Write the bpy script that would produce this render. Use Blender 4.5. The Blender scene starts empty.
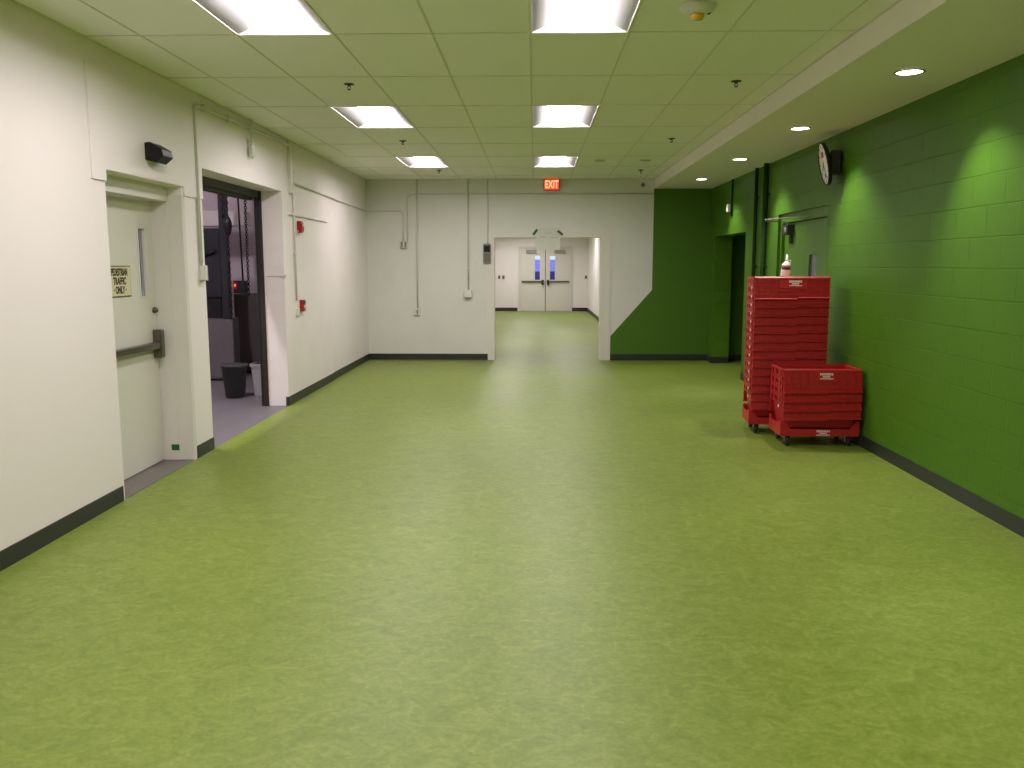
import bpy, math, random
from mathutils import Vector, Matrix
random.seed(4)
PI = math.pi
scene = bpy.context.scene
COL = scene.collection

# ------------------------------------------------------------------ camera, world, exposure
CAMH = 1.618
cd = bpy.data.cameras.new('camera'); cam = bpy.data.objects.new('camera', cd); COL.objects.link(cam)
cd.sensor_fit = 'HORIZONTAL'; cd.sensor_width = 36.0; cd.lens = 859.7 / 1024 * 36.0
cd.clip_start = 0.05; cd.clip_end = 200
cam.location = (0, 0, CAMH)
cam.rotation_euler = (PI / 2 - 0.1375, 0.0, 0.0267)
scene.camera = cam
w = bpy.data.worlds.new('world'); scene.world = w; w.use_nodes = True
w.node_tree.nodes['Background'].inputs[0].default_value = (0.50, 0.55, 1.0, 1)
w.node_tree.nodes['Background'].inputs[1].default_value = 1.9
scene.view_settings.view_transform = 'Standard'
scene.view_settings.look = 'None'
scene.view_settings.gamma = 1.0
scene.view_settings.use_curve_mapping = False
scene.view_settings.exposure = 0.0
LENS = 36.0            # radiance of the ceiling panels' lenses
LENS_COL = (1.0, 0.905, 0.94)
SPOT_W = 95.0          # wall-side downlights

# ------------------------------------------------------------------ materials
def new_mat(name):
    m = bpy.data.materials.new(name); m.use_nodes = True
    nt = m.node_tree; return m, nt, nt.nodes['Principled BSDF']
def mat(name, col, rough=0.5, metal=0.0, bump=0.0, scale=60.0, var=0.0, spec=0.5, **kw):
    m, nt, b = new_mat(name)
    b.inputs['Base Color'].default_value = (*col, 1); b.inputs['Roughness'].default_value = rough
    b.inputs['Metallic'].default_value = metal; b.inputs['Specular IOR Level'].default_value = spec
    if bump or var:
        tc = nt.nodes.new('ShaderNodeTexCoord'); n = nt.nodes.new('ShaderNodeTexNoise')
        n.inputs['Scale'].default_value = scale; n.inputs['Detail'].default_value = 4
        nt.links.new(tc.outputs['Object'], n.inputs['Vector'])
        if bump:
            bp = nt.nodes.new('ShaderNodeBump'); bp.inputs['Strength'].default_value = bump; bp.inputs['Distance'].default_value = 0.002
            nt.links.new(n.outputs['Fac'], bp.inputs['Height']); nt.links.new(bp.outputs['Normal'], b.inputs['Normal'])
        if var:
            mx = nt.nodes.new('ShaderNodeMix'); mx.data_type = 'RGBA'
            mx.inputs['A'].default_value = (*[c * (1 - var) for c in col], 1); mx.inputs['B'].default_value = (*[min(1, c * (1 + var)) for c in col], 1)
            nt.links.new(n.outputs['Fac'], mx.inputs['Factor']); nt.links.new(mx.outputs['Result'], b.inputs['Base Color'])
    return m
def emit(name, col, s):
    m, nt, b = new_mat(name)
    b.inputs['Base Color'].default_value = (*col, 1)
    b.inputs['Emission Color'].default_value = (*col, 1); b.inputs['Emission Strength'].default_value = s
    return m
def glass(name, col=(0.8, 0.85, 0.9)):
    m, nt, b = new_mat(name)
    b.inputs['Base Color'].default_value = (*col, 1); b.inputs['Transmission Weight'].default_value = 1.0
    b.inputs['Roughness'].default_value = 0.02; b.inputs['IOR'].default_value = 1.45
    return m
def block_mat(name, col, rough, axis, joint=0.35, zoff=0.172, uoff=0.0, bumpd=0.004, tint=None, spec=0.5):
    """painted concrete block: 8 x 16 inch running bond in object space; axis = 0 for walls along x, 1 along y"""
    m, nt, b = new_mat(name); N = nt.nodes; L = nt.links
    tc = N.new('ShaderNodeTexCoord'); sp = N.new('ShaderNodeSeparateXYZ'); L.new(tc.outputs['Object'], sp.inputs[0])
    cb = N.new('ShaderNodeCombineXYZ'); au = N.new('ShaderNodeMath'); au.operation = 'ADD'; au.inputs[1].default_value = uoff + 40.64
    az = N.new('ShaderNodeMath'); az.operation = 'ADD'; az.inputs[1].default_value = 2.032 - zoff
    L.new(sp.outputs[axis], au.inputs[0]); L.new(sp.outputs[2], az.inputs[0]); L.new(au.outputs[0], cb.inputs[0]); L.new(az.outputs[0], cb.inputs[1])
    br = N.new('ShaderNodeTexBrick'); br.offset = 0.5
    br.inputs['Scale'].default_value = 1.0; br.inputs['Brick Width'].default_value = 0.4064; br.inputs['Row Height'].default_value = 0.2032
    br.inputs['Mortar Size'].default_value = 0.0045; br.inputs['Mortar Smooth'].default_value = 0.6
    L.new(cb.outputs[0], br.inputs['Vector'])
    no = N.new('ShaderNodeTexNoise'); no.inputs['Scale'].default_value = 55; no.inputs['Detail'].default_value = 5; L.new(tc.outputs['Object'], no.inputs['Vector'])
    big = N.new('ShaderNodeTexNoise'); big.inputs['Scale'].default_value = 2.2; big.inputs['Detail'].default_value = 3; L.new(tc.outputs['Object'], big.inputs['Vector'])
    inv = N.new('ShaderNodeMath'); inv.operation = 'SUBTRACT'; inv.inputs[0].default_value = 1.0; L.new(br.outputs['Fac'], inv.inputs[1])
    ad = N.new('ShaderNodeMath'); ad.operation = 'MULTIPLY_ADD'; ad.inputs[1].default_value = 0.22; L.new(no.outputs['Fac'], ad.inputs[0]); L.new(inv.outputs[0], ad.inputs[2])
    bp = N.new('ShaderNodeBump'); bp.inputs['Strength'].default_value = joint; bp.inputs['Distance'].default_value = bumpd
    L.new(ad.outputs[0], bp.inputs['Height']); L.new(bp.outputs['Normal'], b.inputs['Normal'])
    mx = N.new('ShaderNodeMix'); mx.data_type = 'RGBA'; L.new(big.outputs['Fac'], mx.inputs['Factor'])
    mx.inputs['A'].default_value = (*[c * 0.93 for c in col], 1); mx.inputs['B'].default_value = (*[min(1, c * 1.07) for c in col], 1)
    res = mx.outputs['Result']
    if tint:   # second paint colour with a painted edge
        (gc, pts) = tint
        a1 = N.new('ShaderNodeMapRange'); a1.clamp = True
        a1.inputs['From Min'].default_value = pts[0][1]; a1.inputs['From Max'].default_value = pts[1][1]
        a1.inputs['To Min'].default_value = pts[0][0]; a1.inputs['To Max'].default_value = pts[1][0]
        L.new(sp.outputs[2], a1.inputs['Value'])
        gt = N.new('ShaderNodeMath'); gt.operation = 'GREATER_THAN'; L.new(sp.outputs[0], gt.inputs[0]); L.new(a1.outputs[0], gt.inputs[1])
        m2 = N.new('ShaderNodeMix'); m2.data_type = 'RGBA'; L.new(gt.outputs[0], m2.inputs['Factor']); L.new(res, m2.inputs['A'])
        m2.inputs['B'].default_value = (*gc, 1); res = m2.outputs['Result']
    L.new(res, b.inputs['Base Color'])
    b.inputs['Roughness'].default_value = rough; b.inputs['Specular IOR Level'].default_value = spec
    return m

WHITE = (0.87, 0.805, 0.79)
WHITE_END = (0.71, 0.71, 0.66)
GREEN = (0.066, 0.165, 0.009)
M = {}
M['white_wall'] = mat('white_paint', WHITE, 0.55, bump=0.25, scale=40)
M['white_block_y'] = block_mat('white_block_side', WHITE, 0.5, 1, joint=0.22, spec=0.4)
M['end_wall'] = block_mat('white_and_green_block', WHITE_END, 0.5, 0, joint=0.2, tint=(GREEN, ((1.29, 0.416), (1.98, 1.199))), spec=0.4)
M['corr_wall'] = mat('corridor_paint', (0.86, 0.82, 0.80), 0.55, bump=0.1, scale=40)
M['white_block_x'] = block_mat('white_block', WHITE_END, 0.5, 0, joint=0.2)
M['green_block'] = block_mat('green_block', GREEN, 0.45, 1, joint=0.75, uoff=0.12, bumpd=0.008, spec=0.25)
M['green_block_x'] = block_mat('green_block_x', GREEN, 0.42, 0, joint=0.5)
M['dock_wall'] = block_mat('dock_block', (0.62, 0.55, 0.58), 0.7, 0, joint=0.4)
M['green_paint'] = mat('green_paint', GREEN, 0.35, bump=0.15, scale=50)
M['dark_green'] = mat('dark_green_paint', (0.012, 0.040, 0.004), 0.6, spec=0.15)
M['ceiling'] = mat('ceiling_tile', (0.84, 0.84, 0.76), 0.9, bump=0.12, scale=180, spec=0.1)
M['grid'] = mat('ceiling_grid', (0.68, 0.67, 0.60), 0.9, spec=0.05)
M['trim_white'] = mat('white_gloss', (0.74, 0.71, 0.65), 0.35)
M['door_white'] = mat('door_paint', (0.70, 0.68, 0.61), 0.38, bump=0.1, scale=30)
M['base'] = mat('rubber_base', (0.022, 0.025, 0.024), 0.4)
M['conduit'] = mat('painted_conduit', (0.66, 0.64, 0.58), 0.45)
M['steel'] = mat('brushed_steel', (0.17, 0.155, 0.13), 0.30, 0.9, bump=0.1, scale=200)
M['darksteel'] = mat('dark_steel', (0.055, 0.048, 0.042), 0.45, 0.6)
M['black'] = mat('black_plastic', (0.010, 0.010, 0.011), 0.45, spec=0.25)
M['grey_box'] = mat('grey_box', (0.23, 0.23, 0.21), 0.4)
M['red_alarm'] = mat('red_alarm', (0.33, 0.008, 0.012), 0.3)
M['crate'] = mat('red_crate', (0.41, 0.014, 0.015), 0.42, bump=0.2, scale=120, var=0.10, spec=0.35)
M['label'] = mat('label_white', (0.80, 0.62, 0.55), 0.5)
M['rubber'] = mat('wheel_rubber', (0.02, 0.02, 0.02), 0.55)
M['zinc'] = mat('zinc', (0.34, 0.36, 0.33), 0.5, 0.7)
M['glass'] = glass('glass')
M['bottle'] = mat('bottle_white', (0.92, 0.92, 0.90), 0.4)
M['closer_grey'] = mat('closer_grey', (0.30, 0.29, 0.26), 0.5)
M['wired'] = mat('smoky_glass', (0.10, 0.11, 0.14), 0.15, spec=0.6)
M['clock_face'] = mat('clock_face', (0.86, 0.83, 0.78), 0.3)
M['paper'] = mat('paper', (0.66, 0.66, 0.58), 0.8)
M['tape'] = mat('green_tape', (0.018, 0.12, 0.018), 0.5)
M['sign_cream'] = mat('sign_cream', (0.68, 0.62, 0.38), 0.45)
M['ink'] = mat('ink', (0.045, 0.03, 0.015), 0.5)
M['amber'] = mat('amber_lens', (0.75, 0.38, 0.01), 0.12, spec=0.8)
M['device_white'] = mat('device_white', (0.72, 0.70, 0.66), 0.35)
M['louvre'] = mat('light_reflector', (0.34, 0.335, 0.34), 0.45, spec=0.3)  # white reflectors coloured grey, so shading is partly in the colour
M['lens'] = emit('light_lens', LENS_COL, LENS)
M['dl_lens'] = emit('downlight_lens', (1.0, 0.95, 0.85), 14.0)
M['exit_face'] = emit('exit_red', (0.9, 0.07, 0.03), 0.85)
M['exit_letter'] = emit('exit_letters', (1.0, 0.34, 0.16), 2.0)
M['red_led'] = emit('red_led', (1.0, 0.12, 0.06), 4.0)
M['dock_tube'] = emit('dock_tube', (1.0, 0.90, 0.97), 400.0)
M['bin_black'] = mat('bin_black', (0.045, 0.048, 0.045), 0.45)
M['bin_grey'] = mat('bin_grey', (0.34, 0.33, 0.34), 0.5)
M['navy'] = mat('machine_navy', (0.011, 0.013, 0.018), 0.35)
M['sheet_metal'] = mat('sheet_metal', (0.22, 0.205, 0.205), 0.33, 0.75, bump=0.4, scale=12, var=0.15)
M['brown'] = mat('brown_board', (0.065, 0.052, 0.045), 0.6)
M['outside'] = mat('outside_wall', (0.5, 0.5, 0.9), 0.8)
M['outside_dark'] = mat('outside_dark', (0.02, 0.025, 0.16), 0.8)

def floor_mat():
    m, nt, b = new_mat('green_linoleum'); N = nt.nodes; L = nt.links
    b.inputs['Specular IOR Level'].default_value = 0.5
    tc = N.new('ShaderNodeTexCoord')
    mp = N.new('ShaderNodeMapping'); mp.inputs['Scale'].default_value = (1.0, 1.3, 1.0); L.new(tc.outputs['Object'], mp.inputs[0])
    n1 = N.new('ShaderNodeTexNoise'); n1.inputs['Scale'].default_value = 7.0; n1.inputs['Detail'].default_value = 9; n1.inputs['Roughness'].default_value = 0.72; n1.inputs['Distortion'].default_value = 1.6
    L.new(mp.outputs[0], n1.inputs['Vector'])
    n2 = N.new('ShaderNodeTexNoise'); n2.inputs['Scale'].default_value = 42.0; n2.inputs['Detail'].default_value = 4; n2.inputs['Distortion'].default_value = 1.0
    L.new(mp.outputs[0], n2.inputs['Vector'])
    n3 = N.new('ShaderNodeTexNoise'); n3.inputs['Scale'].default_value = 0.8; n3.inputs['Detail'].default_value = 3; L.new(tc.outputs['Object'], n3.inputs['Vector'])
    r = N.new('ShaderNodeValToRGB'); e = r.color_ramp.elements
    e[0].position = 0.27; e[0].color = (0.105, 0.165, 0.015, 1); e[1].position = 0.75; e[1].color = (0.300, 0.365, 0.092, 1)
    x = e.new(0.50); x.color = (0.186, 0.254, 0.029, 1)
    mxf = N.new('ShaderNodeMix'); mxf.inputs['Factor'].default_value = 0.38; L.new(n1.outputs['Fac'], mxf.inputs['A']); L.new(n2.outputs['Fac'], mxf.inputs['B'])
    L.new(mxf.outputs['Result'], r.inputs[0])
    mx = N.new('ShaderNodeMix'); mx.data_type = 'RGBA'; mx.blend_type = 'MULTIPLY'; mx.inputs['Factor'].default_value = 1.0
    cr = N.new('ShaderNodeMapRange'); cr.inputs['To Min'].default_value = 0.86; cr.inputs['To Max'].default_value = 1.10; L.new(n3.outputs['Fac'], cr.inputs['Value'])
    L.new(r.outputs[0], mx.inputs['A']); L.new(cr.outputs[0], mx.inputs['B']); L.new(mx.outputs['Result'], b.inputs['Base Color'])
    rr = N.new('ShaderNodeMapRange'); rr.inputs['To Min'].default_value = 0.38; rr.inputs['To Max'].default_value = 0.50; L.new(n3.outputs['Fac'], rr.inputs['Value']); L.new(rr.outputs[0], b.inputs['Roughness'])
    bp = N.new('ShaderNodeBump'); bp.inputs['Strength'].default_value = 0.06; bp.inputs['Distance'].default_value = 0.002; L.new(n2.outputs['Fac'], bp.inputs['Height']); L.new(bp.outputs['Normal'], b.inputs['Normal'])
    return m
M['floor'] = floor_mat()
M['threshold'] = mat('worn_threshold', (0.16, 0.14, 0.13), 0.55, bump=0.3, scale=30, var=0.2)
M['concrete'] = mat('concrete', (0.15, 0.138, 0.145), 0.5, bump=0.4, scale=9, var=0.2)

# ------------------------------------------------------------------ mesh builder
class MB:
    def __init__(s): s.v = []; s.f = []; s.sm = []
    def add(s, vs, fs, smooth=False, T=None):
        o = len(s.v)
        for v in vs:
            v = Vector(v); s.v.append(T @ v if T is not None else v)
        for f in fs: s.f.append([i + o for i in f]); s.sm.append(smooth)
        return s
    def box(s, x0, x1, y0, y1, z0, z1, T=None):
        x0, x1 = sorted((x0, x1)); y0, y1 = sorted((y0, y1)); z0, z1 = sorted((z0, z1))
        vs = [(x0, y0, z0), (x1, y0, z0), (x1, y1, z0), (x0, y1, z0), (x0, y0, z1), (x1, y0, z1), (x1, y1, z1), (x0, y1, z1)]
        return s.add(vs, [(0, 3, 2, 1), (4, 5, 6, 7), (0, 1, 5, 4), (1, 2, 6, 5), (2, 3, 7, 6), (3, 0, 4, 7)], T=T)
    def rbox(s, x0, x1, y0, y1, z0, z1, r=0.004, T=None):
        """box with chamfered edges"""
        bm = MB(); X = [x0, x0 + r, x1 - r, x1]; Y = [y0, y0 + r, y1 - r, y1]; Z = [z0, z0 + r, z1 - r, z1]
        idx = {}; vs = []
        def V(a, b, c):
            if (a, b, c) not in idx: idx[(a, b, c)] = len(vs); vs.append((X[a], Y[b], Z[c]))
            return idx[(a, b, c)]
        fs = []
        fs += [(V(0, 1, 1), V(0, 1, 2), V(0, 2, 2), V(0, 2, 1)), (V(3, 1, 1), V(3, 2, 1), V(3, 2, 2), V(3, 1, 2))]
        fs += [(V(1, 0, 1), V(2, 0, 1), V(2, 0, 2), V(1, 0, 2)), (V(1, 3, 1), V(1, 3, 2), V(2, 3, 2), V(2, 3, 1))]
        fs += [(V(1, 1, 0), V(1, 2, 0), V(2, 2, 0), V(2, 1, 0)), (V(1, 1, 3), V(2, 1, 3), V(2, 2, 3), V(1, 2, 3))]
        for (a, ai) in ((0, 1), (3, 2)):
            for (b, bi) in ((0, 1), (3, 2)):
                f1 = (V(a, bi, 1), V(a, bi, 2), V(ai, b, 2), V(ai, b, 1)); fs.append(f1 if (a == 0) != (b == 0) else f1[::-1])
                f2 = (V(a, 1, bi), V(a, 2, bi), V(ai, 2, b), V(ai, 1, b)); fs.append(f2 if (a == 0) == (b == 0) else f2[::-1])
                f3 = (V(1, a, bi), V(2, a, bi), V(2, ai, b), V(1, ai, b)); fs.append(f3 if (a == 0) != (b == 0) else f3[::-1])
                for (c, ci) in ((0, 1), (3, 2)):
                    fs.append((V(a, bi, ci), V(ai, b, ci), V(ai, bi, c)))
        return s.add(vs, fs, T=T)
    def prism(s, pts, a, b, axis='y', T=None):
        """pts in the plane across the axis, extruded from a to b"""
        n = len(pts)
        def P(p, t): return {'x': (t, p[0], p[1]), 'y': (p[0], t, p[1]), 'z': (p[0], p[1], t)}[axis]
        vs = [P(p, a) for p in pts] + [P(p, b) for p in pts]
        fs = [tuple(range(n))[::-1], tuple(range(n, 2 * n))] + [(i, (i + 1) % n, n + (i + 1) % n, n + i) for i in range(n)]
        return s.add(vs, fs, T=T)
    def lathe(s, prof, n=24, T=None, smooth=True, cap=True):
        vs = []; fs = []
        for (r, z) in prof:
            for k in range(n):
                a = 2 * PI * k / n; vs.append((r * math.cos(a), r * math.sin(a), z))
        for j in range(len(prof) - 1):
            for k in range(n):
                k2 = (k + 1) % n; fs.append((j * n + k, j * n + k2, (j + 1) * n + k2, (j + 1) * n + k))
        if cap:
            if prof[0][0] > 1e-5: fs.append(tuple(range(n))[::-1])
            if prof[-1][0] > 1e-5: fs.append(tuple(range((len(prof) - 1) * n, len(prof) * n)))
        return s.add(vs, fs, smooth, T)
    def cyl(s, p, q, r, n=14, r2=None):
        p = Vector(p); q = Vector(q); d = q - p
        T = Matrix.Translation(p) @ d.to_track_quat('Z', 'Y').to_matrix().to_4x4()
        return s.lathe([(r, 0), (r if r2 is None else r2, d.length)], n, T)
    def tube(s, path, r, bend=0.0, n=10):
        pts = [Vector(p) for p in path]
        if bend > 0 and len(pts) > 2:
            out = [pts[0]]
            for i in range(1, len(pts) - 1):
                a, b, c = pts[i - 1], pts[i], pts[i + 1]
                u = (a - b).normalized(); v = (c - b).normalized(); d = min(bend, (a - b).length / 2, (c - b).length / 2)
                p0, p2 = b + u * d, b + v * d
                for k in range(7):
                    t = k / 6; out.append((1 - t) ** 2 * p0 + 2 * t * (1 - t) * b + t * t * p2)
            out.append(pts[-1]); pts = out
        ring = []; vs = []
        up = None
        for i, p in enumerate(pts):
            t = (pts[min(i + 1, len(pts) - 1)] - pts[max(i - 1, 0)]).normalized()
            if up is None: up = t.orthogonal().normalized()
            up = (up - t * up.dot(t)).normalized(); sd = t.cross(up)
            for k in range(n):
                a = 2 * PI * k / n; vs.append(p + up * (r * math.cos(a)) + sd * (r * math.sin(a)))
        fs = []
        for j in range(len(pts) - 1):
            for k in range(n):
                k2 = (k + 1) % n; fs.append((j * n + k, j * n + k2, (j + 1) * n + k2, (j + 1) * n + k))
        fs.append(tuple(range(n))[::-1]); fs.append(tuple(range((len(pts) - 1) * n, len(pts) * n)))
        return s.add(vs, fs, True)
    def holed(s, u0, u1, z0, z1, t0, t1, holes, plane='xz', T=None):
        """flat panel between t0 and t1 with rectangular holes (u0,u1,z0,z1)"""
        us = sorted({u0, u1, *[h[0] for h in holes], *[h[1] for h in holes]}); zs = sorted({z0, z1, *[h[2] for h in holes], *[h[3] for h in holes]})
        us = [u for u in us if u0 <= u <= u1]; zs = [z for z in zs if z0 <= z <= z1]
        def solid(i, j):
            if i < 0 or j < 0 or i >= len(us) - 1 or j >= len(zs) - 1: return False
            cu = (us[i] + us[i + 1]) / 2; cz = (zs[j] + zs[j + 1]) / 2
            return not any(h[0] < cu < h[1] and h[2] < cz < h[3] for h in holes)
        def P(u, t, z): return {'xz': (u, t, z), 'yz': (t, u, z), 'xy': (u, z, t)}[plane]
        idx = {}; vs = []; fs = []
        def V(i, k, j):
            if (i, k, j) not in idx: idx[(i, k, j)] = len(vs); vs.append(P(us[i], (t0, t1)[k], zs[j]))
            return idx[(i, k, j)]
        for i in range(len(us) - 1):
            for j in range(len(zs) - 1):
                if not solid(i, j): continue
                fs.append((V(i, 0, j), V(i + 1, 0, j), V(i + 1, 0, j + 1), V(i, 0, j + 1)))
                fs.append((V(i, 1, j), V(i, 1, j + 1), V(i + 1, 1, j + 1), V(i + 1, 1, j)))
                if not solid(i - 1, j): fs.append((V(i, 0, j), V(i, 0, j + 1), V(i, 1, j + 1), V(i, 1, j)))
                if not solid(i + 1, j): fs.append((V(i + 1, 0, j), V(i + 1, 1, j), V(i + 1, 1, j + 1), V(i + 1, 0, j + 1)))
                if not solid(i, j - 1): fs.append((V(i, 0, j), V(i, 1, j), V(i + 1, 1, j), V(i + 1, 0, j)))
                if not solid(i, j + 1): fs.append((V(i, 0, j + 1), V(i + 1, 0, j + 1), V(i + 1, 1, j + 1), V(i, 1, j + 1)))
        return s.add(vs, fs, T=T)
    def build(s, name, m, parent=None, bevel=0.0, loc=None, rot=None):
        me = bpy.data.meshes.new(name); me.from_pydata([tuple(v) for v in s.v], [], s.f)
        me.polygons.foreach_set('use_smooth', s.sm); me.materials.append(m); me.update()
        import bmesh
        bm = bmesh.new(); bm.from_mesh(me); bmesh.ops.recalc_face_normals(bm, faces=bm.faces); bm.to_mesh(me); bm.free()
        o = bpy.data.objects.new(name, me); COL.objects.link(o)
        if parent is not None: o.parent = parent
        if loc: o.location = loc
        if rot: o.rotation_euler = rot
        if bevel:
            bv = o.modifiers.new('bevel', 'BEVEL'); bv.width = bevel; bv.segments = 2; bv.limit_method = 'ANGLE'
        return o

def thing(name, label, cat, loc=(0, 0, 0), rz=0.0, group=None, rx=0.0):
    o = bpy.data.objects.new(name, None); COL.objects.link(o); o.empty_display_size = 0.1
    o.location = loc; o.rotation_euler = (rx, 0, rz); o['label'] = label; o['category'] = cat
    if group: o['group'] = group
    return o
def tag(o, label, cat, group=None):
    o['label'] = label; o['category'] = cat
    if group: o['group'] = group
    return o
def struct(name, mb, m, bevel=0.0):
    o = mb.build(name, m, bevel=bevel); o['kind'] = 'structure'; return o
def text_part(name, body, size, m, parent, loc, rot, ext=0.001, sx=1.0, bold=0.0):
    cu = bpy.data.curves.new(name, 'FONT'); cu.body = body; cu.size = size; cu.extrude = ext; cu.align_x = 'CENTER'; cu.align_y = 'CENTER'; cu.offset = bold
    o = bpy.data.objects.new(name, cu); COL.objects.link(o)
    bpy.context.view_layer.update()
    me = bpy.data.meshes.new_from_object(o.evaluated_get(bpy.context.evaluated_depsgraph_get()))
    bpy.data.objects.remove(o); me.materials.clear(); me.materials.append(m)
    o = bpy.data.objects.new(name, me); COL.objects.link(o); o.parent = parent; o.location = loc; o.rotation_euler = rot; o.scale = (sx, 1, 1)
    return o
def dup(root, loc, rz=None, label=None, group=None):
    r = root.copy(); COL.objects.link(r); r.location = loc
    if rz is not None: r.rotation_euler = (0, 0, rz)
    if label: r['label'] = label
    if group: r['group'] = group
    def rec(a, b):
        for ch in list(a.children):
            c = ch.copy(); COL.objects.link(c); c.parent = b; rec(ch, c)
    rec(root, r)
    return r

# ------------------------------------------------------------------ room dimensions
CZ = 3.042; YE = 14.712; XL = -2.85; XLR = -2.862; XR = 2.94; YB = -5.0
TX0 = -0.037; TW = 0.61; TY0 = 5.562; TD = 1.22
SX = 1.98; SZ = 2.88
YF = 30.6

# floors
struct('floor', MB().box(XL, XR, YB, YE, -0.1, 0).box(XLR, XL, 12.05, YE, -0.1, 0).box(-2.2, 1.85, YE, YF + 0.3, -0.1, 0)
       .box(XR, 5.2, 12.0, YE + 0.1, -0.1, 0), M['floor'])
struct('floor_dock', MB().box(-9, XL, 4.0, 12.05, -0.1, -0.002).box(-9, XLR, 12.05, 14.2, -0.1, -0.002), M['concrete'])

# walls
wl = MB()
wl.box(XL, -3.14, YB, 5.75, 0, CZ + 0.2)
wl.box(XL, -3.14, 5.75, 6.98, 2.24, CZ + 0.2)
wl.box(XL, -3.14, 6.98, 7.42, 0, CZ + 0.2)
wl.box(XL, -3.14, 7.42, 9.78, 2.44, CZ + 0.2)
struct('wall_left', wl, M['white_wall'])
struct('wall_left_rear', MB().box(XL, -3.14, 9.78, 12.05, 0, CZ + 0.2).box(XLR, -3.14, 12.05, YE + 0.2, 0, CZ + 0.2), M['white_block_y'])
struct('wall_end', MB().holed(-3.14, 5.2, 0, CZ + 0.2, YE, YE + 0.22, [(-0.70, 1.115, -1, 2.09)]), M['end_wall'])
wr = MB().holed(YB, YE + 0.01, 0, CZ + 0.2, XR, XR + 0.28, [(12.26, 14.33, -1, 2.08), (8.88, 10.66, -1, 2.22)], plane='yz')
struct('wall_right', wr, M['green_block'])
struct('wall_back', MB().box(-3.14, 3.3, YB - 0.2, YB, 0, CZ + 0.2), M['white_wall'])
# thin plaster layer over the top of the doorway on the left
struct('trim_1', MB().box(XL, XL + 0.012, 5.57, 7.42, 2.245, 2.90).box(XL, XL + 0.012, 5.57, 5.75, 2.17, 2.245).box(XL, XL + 0.012, 7.03, 7.42, 2.175, 2.245), M['white_wall'])
# header strip line on the end wall
struct('trim_2', MB().box(XLR, SX, YE - 0.006, YE, 2.822, CZ), M['white_block_x'])

# ceiling : tiles with holes where the light panels sit, and the T-bar grid
cols_l = [0, -3]; rows_l = [-7, -4, -1, 2, 5]
holes = []
for c in cols_l:
    for r in rows_l:
        holes.append((TX0 + c * TW, TX0 + (c + 1) * TW, TY0 + r * TD, TY0 + (r + 1) * TD))
struct('ceiling', MB().holed(-3.0, SX, YB, YE, CZ, CZ + 0.02, holes, plane='xy'), M['ceiling'])
struct('ceiling_upper', MB().box(-3.14, 3.3, YB, YE + 0.2, CZ + 0.2, CZ + 0.3), M['white_wall'])
g = MB(); bw = 0.006
for c in range(-5, 4):
    x = TX0 + c * TW
    if x < XL + 0.02 or x > SX - 0.02: continue
    g.box(x - bw, x + bw, YB, YE, CZ - 0.004, CZ + 0.001)
for r in range(-9, 8):
    y = TY0 + r * TD
    if y < YB or y > YE: continue
    xs = [XL] + [TX0 + c * TW for c in range(-4, 4)] + [SX]
    for a, b in zip(xs[:-1], xs[1:]): g.box(a + bw, b - bw, y - bw, y + bw, CZ - 0.004, CZ + 0.001)
g.box(XL, XL + 0.02, YB, YE, CZ - 0.004, CZ + 0.001).box(SX - 0.02, SX, YB, YE, CZ - 0.004, CZ + 0.001).box(XLR, SX, YE - 0.02, YE, CZ - 0.004, CZ + 0.001)
struct('trim_3', g, M['grid'])
# soffit along the green wall
struct('ceiling_soffit', MB().box(SX, XR, YB, YE, SZ, CZ + 0.19), M['white_wall'])

# baseboards
bb = MB(); H = 0.105
def bbl(y0, y1, x=XL): bb.box(x, x + 0.008, y0, y1, 0, H)
struct('baseboard_left', MB().box(XL, XL + 0.008, YB, 5.72, 0, H).box(XL, XL + 0.008, 7.04, 7.42, 0, H).box(XL, XL + 0.008, 9.78, 12.05, 0, H)
       .box(XL - 0.03, XL + 0.008, 9.772, 9.78, 0, H).box(XLR, XLR + 0.008, 12.05, YE, 0, H).box(XLR, XL + 0.008, 12.05, 12.058, 0, H), M['base'])
struct('baseboard_end', MB().box(XLR, -0.81, YE - 0.008, YE, 0, H).box(1.29, XR, YE - 0.008, YE, 0, H), M['base'])
struct('baseboard_right', MB().box(XR - 0.008, XR, YB, 8.88, 0, H).box(XR - 0.008, XR, 10.66, 12.26, 0, H).box(XR - 0.008, XR, 14.322, YE, 0, H)
       .box(XR - 0.008, XR + 0.28, 14.322, 14.33, 0, H), M['base'])

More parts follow.
